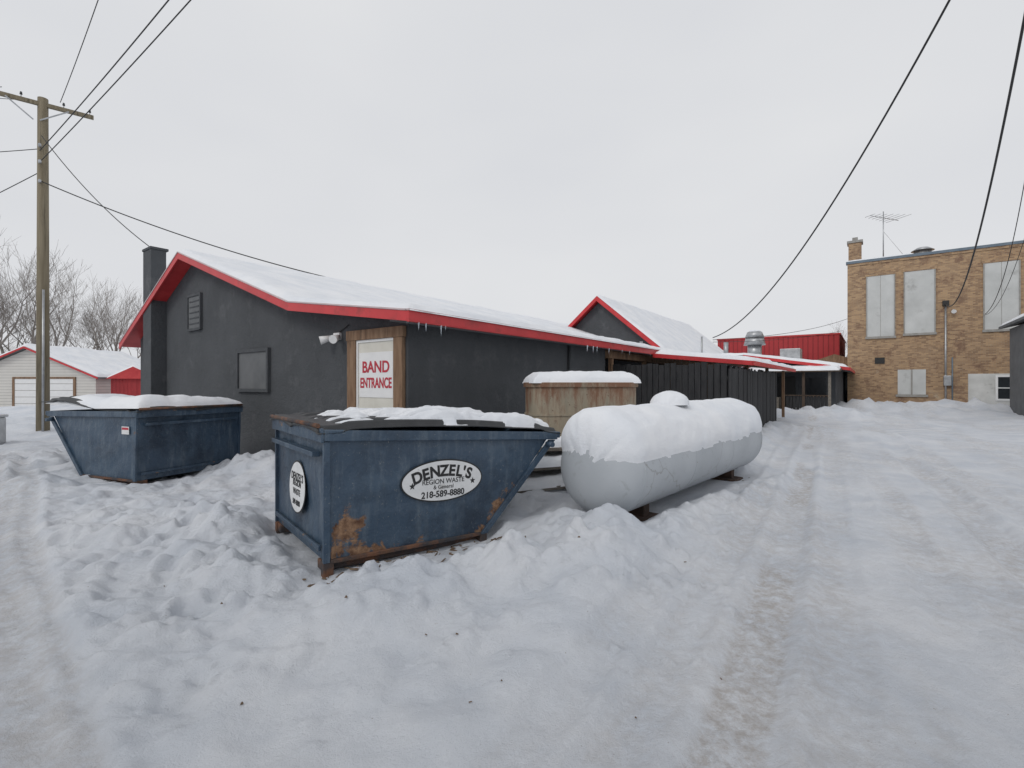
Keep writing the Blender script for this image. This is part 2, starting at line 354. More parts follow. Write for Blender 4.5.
rut2(-2.1,2.2,-.72,.69,.15,.03,1,.35); rut2(-2.6,2.35,-.72,.69,.12,.02,5,.25); rut2(-3.3,3.0,-.72,.69,.15,.03,2,.4); rut2(-4.8,4.0,-.8,.6,.15,.03,3,.35)
H+=.18*np.exp(-((wobn+1.5)/.5)**2)*near*(.4+.9*vn(ra*1.1,rd*1.5,81))*ss(1.0,4,ra)
H+=.22*np.exp(-((wobn-6.6)/.9)**2)*near*(.4+.9*vn(ra*.7,rd*1.1,83))
def mound(cx,cy,sx,sy,h,ang=0):
    global H
    x=X-cx;y=Y-cy;a=x*math.cos(ang)+y*math.sin(ang);b=-x*math.sin(ang)+y*math.cos(ang)
    H+=h*np.exp(-(a/sx)**2-(b/sy)**2)*(.75+.5*vn(X*2,Y*2,91)+.6*lum2)
mound(-.35,3.75,1.3,.42,.17,.55); mound(.75,4.95,.5,.55,.2,.6); mound(-2.7,4.5,.35,.9,.14,.6)
mound(-6.9,7.1,1.0,.45,.16,-.3); mound(-4.6,8.2,.5,.8,.16,1); mound(-3.6,8.3,1.8,.7,.24,-.63)
mound(.5,6.7,.7,.7,.22); mound(-9.5,9.5,2.5,1.0,.18,-.6); mound(-1.2,6.6,1.2,.6,.15); mound(-3.6,5.6,1.2,.7,.12,.4)
mound(18.5,25,4,1.5,.65,-.6); mound(23,25.5,5,1.2,.65,-.6); mound(14.5,22,1.5,2.4,.5,.9); mound(9.3,15.0,.7,2.4,.26,.93); mound(21.5,29.5,3.5,1.0,.5,-.6)
mound(-16,17,6,2,.25,-.3); mound(-22,26,10,2,.4,-.2)
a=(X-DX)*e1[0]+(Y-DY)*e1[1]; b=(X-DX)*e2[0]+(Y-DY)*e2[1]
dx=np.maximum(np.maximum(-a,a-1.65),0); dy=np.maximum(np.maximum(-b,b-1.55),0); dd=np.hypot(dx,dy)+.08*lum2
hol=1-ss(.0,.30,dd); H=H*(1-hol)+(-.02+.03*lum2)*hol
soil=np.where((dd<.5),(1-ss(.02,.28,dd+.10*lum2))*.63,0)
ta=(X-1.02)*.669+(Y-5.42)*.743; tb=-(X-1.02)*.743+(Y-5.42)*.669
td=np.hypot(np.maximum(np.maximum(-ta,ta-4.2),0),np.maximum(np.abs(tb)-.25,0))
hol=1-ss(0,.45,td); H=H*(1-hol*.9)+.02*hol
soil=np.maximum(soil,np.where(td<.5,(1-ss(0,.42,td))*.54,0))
H+=.15*np.exp(-((tb+.85)/.22)**2)*ss(-.5,.3,ta)*(1-ss(4.2,5,ta))*(.6+.8*lum2)
nx,ny=H.shape
idx=np.arange(nx*ny).reshape(nx,ny)
F=np.stack([idx[:-1,:-1],idx[1:,:-1],idx[1:,1:],idx[:-1,1:]],-1).reshape(-1,4)
me=bpy.data.meshes.new('snow_ground'); me.vertices.add(nx*ny); me.vertices.foreach_set('co',np.stack([X,Y,H],-1).ravel())
me.loops.add(F.size); me.loops.foreach_set('vertex_index',F.ravel()); me.polygons.add(len(F))
me.polygons.foreach_set('loop_start',np.arange(0,F.size,4)); me.polygons.foreach_set('loop_total',np.full(len(F),4))
me.update(calc_edges=True); me.polygons.foreach_set('use_smooth',np.ones(len(F),bool))
for nm,arr in (('dirt',dirt),('soil',soil)):
    at=me.attributes.new(nm,'FLOAT','POINT'); at.data.foreach_set('value',arr.ravel().astype(np.float32))
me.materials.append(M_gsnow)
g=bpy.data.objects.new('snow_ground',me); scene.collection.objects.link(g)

# ------------------------------------------------------------------ grey building (local x = along side, y = across gable)
RZ=R(53.5)
B=empty('grey_stucco_building',(-1.6,7.46,0),RZ)
rl=[(-.42,2.58),(2.81,3.02),(7.9,4.75),(12.4,2.72)]      # underside of deck
def rb(y): return float(np.interp(y,[q[0] for q in rl],[q[1] for q in rl]))
def body(y0,y1):
    ys=[y0]+[q[0] for q in rl if y0<q[0]<y1]+[y1]
    return [(y0,-.3)]+[(y,rb(y)-.005) for y in ys]+[(y1,-.3)]
prism('gable_body',body(0,11.9),0,6.9,'x',M_stucco,B)
prism('rear_body',body(2.2,11.8),6.9,26,'x',M_stucco,B)
def offs(l,d): return [(y,z+d) for y,z in l]
prism('roof_deck',rl+offs(rl,.08)[::-1],-.36,26,'x',M_redtrim,B)
for i in range(3):
    a_,b_=rl[i],rl[i+1]
    prism('rake_fascia_%d'%i,[(a_[0],a_[1]-.08),(b_[0],b_[1]-.08),(b_[0],b_[1]+.07),(a_[0],a_[1]+.07)],-.395,-.362,'x',M_red,B)
    prism('rake_drip_%d'%i,[(a_[0],a_[1]+.073),(b_[0],b_[1]+.073),(b_[0],b_[1]+.095),(a_[0],a_[1]+.095)],-.41,-.30,'x',M_drip,B)
box('eave_fascia',-.395,26,-.455,-.422,2.49,2.65,M_red,B)
box('eave_drip',-.41,26,-.475,-.40,2.653,2.675,M_drip,B)
box('eave_lip',-.40,26,-.475,-.457,2.49,2.51,M_redtrim,B)
box('eave_subfascia',-.36,26,-.421,-.36,2.475,2.56,M_greysid,B)
box('soffit_side',-.36,6.9,-.355,-.003,2.53,2.55,M_greysid,B)
def roofz(x,y): return np.interp(y,[q[0] for q in rl],[q[1]+.08 for q in rl])
sheet('roof_snow',roofz,-.40,26,-.49,12.3,.085,.12,M_snow,B,seed=3,edge=.09,wob=.08)
vs=[];fs=[]; rr=random.Random(3)
x=-.3
while x<24:
    x+=rr.expovariate(3.2)
    if vn(np.array([x*.5]),np.array([1.0]),5)[0]<.35: continue
    l=rr.uniform(.03,.2); r_=.006+l*.06; n=len(vs)
    for j in range(5): vs.append((x+r_*math.cos(j*1.2566),-.468+r_*math.sin(j*1.2566),2.495))
    vs.append((x,-.468,2.495-l)); fs+=[(n+j,n+(j+1)%5,n+5) for j in range(5)]
mesh('icicles',vs,fs,M_ice,B)
box('chimney',-.36,-.002,9.85,10.45,-.2,5.25,M_stucco,B,bevel=.01)
box('chimney_cap',-.38,.05,9.83,10.47,5.252,5.32,M_stucco,B,bevel=.01)
box('board_window',-.035,-.002,4.25,5.5,1.5,2.28,M_greysid,B)
for nm,q in (('top',(4.18,5.57,2.28,2.35)),('bot',(4.18,5.57,1.43,1.5)),('l',(5.5,5.57,1.5,2.28)),('r',(4.18,4.25,1.5,2.28))):
    box('board_window_trim_'+nm,-.07,-.002,q[0],q[1],q[2],q[3],M_stucco,B)
box('gable_vent',-.035,-.002,7.55,8.25,3.0,3.8,M_greysid,B,bevel=.004)
for nm,q in (('l',(8.25,8.31,2.95,3.85)),('r',(7.49,7.55,2.95,3.85)),('t',(7.55,8.25,3.8,3.86)),('b',(7.55,8.25,2.94,3.0))):
    box('gable_vent_trim_'+nm,-.06,-.002,q[0],q[1],q[2],q[3],M_stucco,B)
for k in range(5): box('vent_slot_%d'%k,-.045,-.0352,7.62,8.18,3.1+k*.14,3.13+k*.14,M_stucco,B)
# door
box('door',-.03,-.002,.27,1.24,.33,2.33,M_door,B)
box('door_frame_r',-.075,-.002,.06,.268,.2,2.33,M_wood,B,bevel=.006)
box('door_frame_l',-.075,-.002,1.242,1.47,.2,2.33,M_wood,B,bevel=.006)
box('door_frame_top',-.08,-.002,.04,1.49,2.332,2.50,M_wood,B,bevel=.006)
box('door_jamb_l',-.05,-.002,1.20,1.241,.33,2.33,M_white,B)
box('door_jamb_top',-.05,-.0301,.27,1.2,2.29,2.33,M_white,B)
box('door_step',-.9,-.003,-.1,1.6,-.1,.22,M_conc,B,bevel=.02)
cyl('door_knob',(-.09,.36,1.15),(-.03,.36,1.15),.03,.03,M_galv,B)
box('sign_panel',-.042,-.031,.31,1.17,1.38,2.12,M_white,B)
tr=(R(90),0,R(-90))
text('sign_text_band','BAND',.26,(-.045,.74,1.87),tr,M_redprint,B,sx=.98,bold=.006)
text('sign_text_entrance','ENTRANCE',.23,(-.045,.74,1.61),tr,M_redprint,B,sx=.68,bold=.006)
box('light_base',-.06,-.002,1.72,1.9,2.38,2.5,M_white,B,bevel=.01)
for dy in (-.09,.1): cyl('light_head_%d'%(dy>0),(-.07,1.81+dy,2.42),(-.24,1.81+dy*2,2.36),.04,.075,M_white,B)
wire('light_cable',[Vector((-.02,1.8,2.5)),Vector((-.02,1.6,2.58)),Vector((-.02,1.5,2.62))],.01,M_wire,B)
# porch timbers
box('porch_beam',6.91,18,-.12,.02,2.30,2.49,M_wood,B)
for k in range(26): box('rafter_tail_%d'%k,6.95+k*.42,7.0+k*.42,-.355,2.1,2.494,2.56,M_wood,B)
box('porch_ceiling',6.91,18,-.35,2.15,2.562,2.58,M_wood,B)
for k,x in enumerate((7.1,9.5,12,14.5,17)): box('porch_post_%d'%k,x,x+.12,-.1,.0,-.2,2.299,M_wood,B)
box('porch_front_board',6.91,7.0,.2,2.2,1.9,2.49,M_wood,B)
box('wall_stucco_return',6.9,7.05,.0,2.2,-.2,1.9,M_stucco,B)
# upper cross gable
gp=[(8.2,3.0),(5,5.72),(1.8,3.0)]
prism('upper_gable_body',gp+[(1.8,2.2),(8.2,2.2)],16.8,31,'x',M_stucco,B)
gr=[(8.5,2.86),(5,5.80),(1.55,2.90)]
prism('upper_roof',gr+offs(gr,.1)[::-1],16.4,31.5,'x',M_redtrim,B)
for i in range(2):
    a_,b_=gr[i],gr[i+1]
    prism('upper_rake_%d'%i,[(a_[0],a_[1]-.14),(b_[0],b_[1]-.14),(b_[0],b_[1]+.08),(a_[0],a_[1]+.08)],16.36,16.397,'x',M_red,B)
sheet('upper_roof_snow',lambda x,y:np.interp(y,[1.55,5,8.5],[3.0,5.9,2.96]),16.45,31.4,1.62,8.4,.1,.12,M_snow,B,seed=8,edge=.12,wob=.12)
prism('porch_roof',[(-3.2,2.14),(-.48,2.46),(-.48,2.52),(-3.2,2.20)],9.2,18.2,'x',M_wood,B)
box('porch_roof_fascia',9.15,18.25,-3.24,-3.205,2.10,2.22,M_red,B)
prism('porch_roof_rake',[(-3.2,2.10),(-.48,2.40),(-.48,2.52),(-3.2,2.22)],9.15,9.195,'x',M_red,B)
sheet('porch_roof_snow',lambda x,y:2.57+.116*y,9.18,18.2,-3.22,-.5,.07,.15,M_snow,B,seed=12,edge=.1,wob=.08)
for k,x in enumerate((10.5,14,18)): box('porch_roof_post_%d'%k,x,x+.1,-2.85,-2.75,-.2,2.16,M_wood,B)
cyl('service_mast',(17.7,.4,2.5),(17.7,.4,3.75),.04,.04,M_galv,B)
cyl('roof_pipe',(13.0,1.4,2.8),(13.0,1.4,3.25),.06,.06,M_galv,B)
cyl('wall_conduit',(4.9,-.05,0),(4.9,-.05,2.5),.03,.03,M_stucco,B)

# fence (same frame)
Fn=empty('picket_fence',(-1.6,7.46,0),RZ)
vs=[];fs=[]
def addbox(vs,fs,x0,x1,y0,y1,z0,z1):
    n=len(vs); vs+=[(x,y,z) for x in (x0,x1) for y in (y0,y1) for z in (z0,z1)]
    fs+=[tuple(n+i for i in f) for f in [(0,1,3,2),(4,6,7,5),(0,4,5,1),(2,3,7,6),(0,2,6,4),(1,5,7,3)]]
y=-3.0
while y<1.9:
    j=random.uniform(-.04,.04); o_=random.uniform(0,.018); addbox(vs,fs,7.16+o_,7.185+o_,y,y+.13,-.1,2.1+j); y+=.15
x=7.2
while x<14.4:
    j=random.uniform(-.04,.04); o_=random.uniform(0,.018); addbox(vs,fs,x,x+.13,-3.06+o_,-3.035+o_,-.1,2.0+j); x+=.15
for z in (.4,1.7): addbox(vs,fs,7.2,7.26,-3.0,1.9,z,z+.09); addbox(vs,fs,7.2,14.4,-3.02,-2.97,z,z+.09)
for q in (7.2,9.6,12,14.3): addbox(vs,fs,q,q+.1,-2.97,-2.87,-.2,2.05)
mesh('fence_boards',vs,fs,M_fence,Fn)

# ------------------------------------------------------------------ neighbour low building
NB=empty('low_annex_building',(-1.6,7.46,0),RZ)
prism('annex_body',[(-4.3,-.2),(-4.3,2.45),(0,3.1),(3.5,3.1),(3.5,-.2)],25,37,'x',M_stucco,NB)
prism('annex_roof',[(-4.9,2.32),(0,3.12),(3.6,3.12),(3.6,3.22),(0,3.22),(-4.9,2.42)],24.5,37.3,'x',M_greysid,NB)
prism('annex_rake',[(-4.9,2.28),(0,3.08),(0,3.24),(-4.9,2.44)],24.46,24.497,'x',M_red,NB)
box('annex_eave',24.46,37.3,-4.945,-4.905,2.28,2.44,M_red,NB)
sheet('annex_snow',lambda x,y:np.interp(y,[-4.9,0,3.6],[2.42,3.22,3.22]),24.55,37.2,-4.85,3.5,.12,.16,M_snow,NB,seed=21,edge=.15,wob=.1)
box('annex_door',24.96,24.997,-2.5,-1.7,.0,2.0,M_black,NB)
box('annex_window',24.96,24.997,-3.9,-3.0,1.0,1.9,M_glass,NB)
box('annex_window_trim',24.94,24.958,-4.0,-2.9,.9,.99,M_wood,NB)
for k,(x,y_) in enumerate(((23.2,-4.2),(23.2,-3.1),(23.2,-2.2),(23.2,-.4))): box('annex_post_%d'%k,x,x+.12,y_,y_+.12,-.1,2.2,M_greywood if k==0 else M_dkwood,NB)
vs=[];fs=[]
yy=-4.05
while yy<-2.3: addbox(vs,fs,23.24,23.27,yy,yy+.12,.1,1.0); yy+=.15
mesh('annex_rail_boards',vs,fs,M_fence,NB)
box('annex_handrail',23.20,23.30,-4.08,-2.2,1.003,1.05,M_dkwood,NB)
box('annex_crate',23.6,24.4,-1.9,-1.1,-.1,.9,M_greywood,NB,bevel=.02); box('annex_barrel_shelf',23.7,24.5,-.9,.1,-.1,1.2,M_dkwood,NB,bevel=.02)
prism('annex_awning',[(22.9,2.2),(24.95,2.4),(24.95,2.46),(22.9,2.26)],-4.6,.3,'y',M_dkwood,NB)
sheet('annex_awning_snow',lambda x,y:2.26+(x-22.9)*.098,22.92,24.93,-4.55,.25,.08,.14,M_snow,NB,seed=22,edge=.1,wob=.05)
cyl('fan_curb',(27.9,0,3.1),(27.9,0,4.0),.4,.4,M_galv,NB,24)
cyl('fan_body',(27.9,0,4.0),(27.9,0,4.45),.62,.5,M_galv,NB,24)
cyl('fan_cap',(27.9,0,4.45),(27.9,0,4.8),.55,.42,M_galv,NB,24)
cyl('fan_snow',(27.9,0,4.8),(27.9,0,4.92),.4,.25,M_snow,NB,24)
cyl('fan_stack',(27.2,1.5,3.1),(27.2,1.5,4.2),.14,.14,M_galv,NB)
box('hvac_unit',26.2,27.2,-2.6,-1.6,2.7,3.6,M_galv,NB,bevel=.02)

# red building
RB=empty('red_metal_building',(24.4,36,0),RZ)
box('red_body',0,10,0,8.6,-.2,5.3,M_redcorr,RB)
box('red_coping',-.06,10,-.06,8.66,5.3,5.42,M_redtrim,RB)
BH=empty('bluegrey_house',(24.2,33.2,0),RZ)
box('house_body',0,2.4,.2,3.2,-.2,3.0,M_bluesid,BH)
prism('house_roof',[(-.2,2.9),(3.5,2.9),(3.5,3.05),(1.7,3.7),(-.2,3.05)],-.3,2.4,'x',M_wood,BH)
box('house_window',-.04,-.002,.8,1.5,1.2,2.1,M_glass,BH)
box('house_window_trim',-.03,-.002,1.5,1.62,1.1,2.2,M_wood,BH); box('house_window_trim2',-.03,-.002,.68,.8,1.1,2.2,M_wood,BH)

# ------------------------------------------------------------------ brick building
K=empty('brick_building',(22.2,32,0),RZ)
box('brick_body',0,18,-16,0,-.3,9.35,M_brick,K)
box('parapet',-.05,.25,-16,0,9.35,9.5,M_brick,K)
box('coping',-.10,.32,-16.05,.08,9.502,9.66,M_coping,K)
sheet('coping_snow',lambda x,y:9.66+0*x,-.08,.3,-3.2,.0,.05,.10,M_snow,K,seed=31,edge=.06,wob=.03)
box('roof_chimney',.1,.9,-.75,-.05,9.35,10.9,M_brick,K); box('roof_chimney_cap',.02,.98,-.83,.03,10.9,11.05,M_conc,K)
box('roof_chimney_pot',.3,.7,-.55,-.25,11.05,11.3,M_conc,K)
wins=[(1.05,2.42,4.65,8.55),(2.95,4.35,4.75,8.6),(6.55,7.95,4.75,8.6),(10.2,11.6,4.75,8.6),(13.2,14.5,4.75,8.6)]
for i,(a_,b_,z0,z1) in enumerate(wins):
    box('boarded_window_%d'%i,-.015,-.002,-b_,-a_,z0,z1,M_board,K)
    box('window_sill_%d'%i,-.10,-.001,-b_-.1,-a_+.1,z0-.14,z0-.003,M_conc,K)
    box('window_lintel_%d'%i,-.045,-.001,-b_-.12,-a_+.12,z1+.003,z1+.26,M_brick,K)
    if i!=1: box('board_joint_%d'%i,-.020,-.0152,-(a_+b_)/2-.01,-(a_+b_)/2+.01,z0,z1,M_conc,K)
    for nm,yy in (('l',-a_),('r',-b_-.06)): box('window_frame_%s%d'%(nm,i),-.05,-.001,yy,yy+.06,z0,z1,M_conc,K)
box('lower_boarded_window',-.03,-.002,-3.95,-2.6,.95,2.5,M_board,K); box('lower_board_post',-.05,-.031,-3.32,-3.24,.95,2.5,M_conc,K)
box('lower_sill',-.10,-.001,-4.05,-2.5,.8,.947,M_conc,K)
box('wall_hatch',-.05,-.002,-1.95,-1.45,2.9,3.3,M_black,K)
box('white_dado',-.012,-.001,-16,-5.85,-.3,2.2,M_whitepaint,K)
box('dado_window',-.04,-.013,-8.0,-7.1,.75,2.0,M_glass,K)
for q in ((-8.1,-8.0,.65,2.1),(-7.1,-7.0,.65,2.1),(-8.0,-7.1,2.0,2.1),(-8.0,-7.1,.65,.75),(-8.0,-7.1,1.35,1.4)): box('dado_window_trim',-.06,-.013,*q,M_white,K)
cyl('wall_conduit',(-.06,-4.85,0),(-.06,-4.85,6.3),.05,.05,M_galv,K); box('electric_meter',-.25,-.002,-5.1,-4.75,1.5,2.1,M_galv,K,bevel=.02)
box('service_head',-.2,-.002,-5.0,-4.7,6.3,6.6,M_black,K); cyl('flood_lamp',(-.05,-5.2,6.0),(-.3,-5.2,5.9),.06,.12,M_white,K)
cyl('downspout',(-.07,-5.15,0),(-.07,-5.15,3.2),.035,.035,M_coping,K)
cyl('roof_vent',(1.5,-3.9,9.3),(1.5,-3.9,10.1),.45,.45,M_galv,K); cyl('roof_vent_top',(1.5,-3.9,10.1),(1.5,-3.9,10.3),.6,.3,M_galv,K)
A=empty('tv_antenna',(22.2,32,0),RZ)
cyl('mast',(1.0,-1.9,9.3),(1.0,-1.9,12.9),.035,.03,M_galv,A)
cyl('boom',(.2,-1.2,12.55),(1.9,-2.7,12.4),.02,.02,M_galv,A)
for k in range(7):
    t=k/6; p=Vector((.2,-1.2,12.55)).lerp(Vector((1.9,-2.7,12.4)),t); L=.35+.5*t; d_=Vector((.66,.75,.0))*L
    cyl('element_%d'%k,p-d_+Vector((0,0,.12*t)),p+d_+Vector((0,0,.12*t)),.014,.014,M_galv,A,6)
cyl('mast_stay',(1,-1.9,11.6),(1.6,-3.2,9.6),.01,.01,M_galv,A,6)

# right edge shed
S=empty('grey_shed',(20.85,18.9,0),RZ)
prism('shed_body',[(0,-.2),(0,4.3),(-3,5.0),(-6,4.3),(-6,-.2)],0,6,'x',M_greysid,S)
prism('shed_roof',[(.35,4.32),(-3,5.1),(-6.35,4.32),(-6.35,4.44),(-3,5.22),(.35,4.44)],-.3,6.3,'x',M_greysid,S)
sheet('shed_snow',lambda x,y:5.22-np.abs(y+3)*.233,-.28,6.2,-6.3,.32,.1,.16,M_snow,S,seed=35,edge=.12,wob=.05)

# garage on the left
G=empty('white_garage',(-33,33.0,0),0)
prism('garage_body',[(-4.6,-.3),(-4.6,2.1),(0,4.0),(4.6,2.1),(4.6,-.3)],0,8,'y',M_lap,G)
rr_=[(-5,1.95),(0,4.05),(5,1.95)]
prism('garage_roof',rr_+offs(rr_,.1)[::-1],-.3,8.2,'y',M_greysid,G)
for i in range(2):
    a_,b_=rr_[i],rr_[i+1]; prism('garage_rake_%d'%i,[(a_[0],a_[1]-.02),(b_[0],b_[1]-.02),(b_[0],b_[1]+.1),(a_[0],a_[1]+.1)],-.36,-.303,'y',M_red,G)
sheet('garage_snow',lambda x,y:4.15-np.abs(x)*.42,-4.95,4.95,-.25,8.1,.1,.2,M_snow,G,seed=36,edge=.12,wob=.05)
box('garage_door',-.9,3.1,-.04,-.002,-.3,1.95,M_white,G)
for k in range(4): box('garage_door_groove_%d'%k,-.9,3.1,-.045,-.041,.25+k*.45,.28+k*.45,M_conc,G)
for q in ((-1.05,-.9,-.3,1.95),(3.1,3.25,-.3,1.95),(-1.05,3.25,1.953,2.08)): box('garage_door_trim',q[0],q[1],-.07,-.002,q[2],q[3],M_wood,G)
RH=empty('red_roof_house',(-33.5,44,0),R(0))
box('house_body',-2,5,0,6,-.3,2.8,M_siding,RH)
prism('house_roof',[(-2.4,2.75),(1.5,4.6),(5.4,2.75)],-.3,6.3,'y',M_red,RH)
box('house_window',1,2.2,-.03,-.002,1.2,2.3,M_glass,RH)
sheet('house_snow',lambda x,y:4.62-np.abs(x-1.5)*.474,-2.2,5.2,-.2,6.2,.15,.12,M_snow,RH,seed=37,edge=.12,wob=.1)
RS=empty('red_shed',(-25.2,32,0),R(10))
box('shed_body',-1.2,1.6,0,3,-.2,2.0,M_redcorr,RS)
prism('shed_roof',[(-1.4,1.95),(.2,2.75),(1.8,1.95)],-.2,3.2,'y',M_redtrim,RS)
sheet('shed_snow',lambda x,y:2.76-np.abs(x-.2)*.5,-1.35,1.75,-.18,3.1,.08,.12,M_snow,RS,seed=38,edge=.1,wob=.04)
U=empty('utility_box',(-13.2,12.2,0),R(20)); box('cabinet',-.25,.25,-.2,.2,-.1,.75,M_galv,U,bevel=.03); box('cabinet_lid',-.28,.28,-.23,.23,.752,.82,M_galv,U,bevel=.02)

# ------------------------------------------------------------------ utility pole + wires
P=empty('utility_pole',(0,0,0))
cyl('pole',(-14.55,15.0,-.5),(-14.55,15.0,10.45),.165,.125,M_pole,P,20)
def bar(name,a_,b_,w,h,mat,parent):
    a_=Vector(a_);b_=Vector(b_);d=(b_-a_).normalized(); s=d.cross(Vector((0,0,1))).normalized()*w/2; u=s.cross(d).normalized()*h/2
    vs=[p+i*s+j*u for p in (a_,b_) for i in (-1,1) for j in (-1,1)]
    f=[(0,1,3,2),(4,6,7,5),(0,4,5,1),(2,3,7,6),(0,2,6,4),(1,5,7,3)]
    return mesh(name,vs,f,mat,parent,bevel=.008)
bar('crossarm',(-15.45,14.22,10.25),(-13.60,15.72,10.25),.10,.12,M_pole,P)
bar('brace_1',(-14.5,14.85,9.7),(-14.0,15.28,10.2),.02,.04,M_galv,P); bar('brace_2',(-14.65,14.8,9.7),(-15.1,14.4,10.2),.02,.04,M_galv,P)
for k,t in enumerate((.04,.3,.7,.96)):
    p=Vector((-15.45,14.22,10.31)).lerp(Vector((-13.60,15.72,10.31)),t)
    cyl('insulator_pin_%d'%k,p,p+Vector((0,0,.10)),.012,.012,M_galv,P,8); cyl('insulator_%d'%k,p+Vector((0,0,.08)),p+Vector((0,0,.16)),.035,.025,M_glass,P,12)
for k,z in enumerate((8.9,8.4,7.8)): cyl('rack_%d'%k,(-14.5,14.85,z),(-14.38,14.72,z),.04,.04,M_galv,P,10)
cyl('riser_conduit',(-14.4,14.84,0),(-14.4,14.86,4.5),.03,.03,M_galv,P,8)
W=lambda pts,r: wire('overhead_wire',pts,r)
W(sag((-14.45,14.8,8.75),(-8.75,11,9.2),0.03,3),.014); W(sag((-14.4,14.8,8.45),(-8.2,11,9.35),0.03,3),.014)
W(sag((-14.2,15.2,10.45),(-11.1,12.5,10.4),0.02,4),.010)
W(sag((-14.4,14.8,9.2),(-9.9,13.4,5.3),.25),.012)
W(sag((-14.4,14.8,7.8),(-5.4,15.9,4.95),.25),.018)
W(sag((-14.6,15,8.9),(-30,17.5,10.2),.3),.012); W(sag((-14.6,15,8.2),(-20,14.0,4.8),.1,1.6),.012); W(sag((-14.8,15,10.4),(-30,22,16),.3),.01)
W(sag((-15.2,14.4,10.45),(-28,18,13),.3),.01)
def quad(a_,m,b_,t1,n=50):
    a_,m,b_=Vector(a_),Vector(m),Vector(b_); c=2*(a_+b_-2*m); bb=b_-a_-c
    return [a_+bb*(t1*i/n)+c*(t1*i/n)**2 for i in range(n+1)]
W(quad((9.1,21.9,3.7),(8.05,14.95,4.57),(6.85,8,7.24),1.7),.02)
W(quad((26.0,29.0,6.4),(18.3,19.55,5.7),(10.5,10,8.65),1.7),.026)
W(quad((27.4,28.0,5.65),(24.3,24,6.6),(21.1,20,9.4),1.8),.016)
W(quad((27.4,28.0,5.6),(24.5,24,6.3),(21.6,20,9.0),1.8),.012)
W(sag((9.1,21.9,3.6),(30,42,7.6),.4),.014); W(sag((9.1,21.9,3.5),(26,38,5.8),.2),.012)

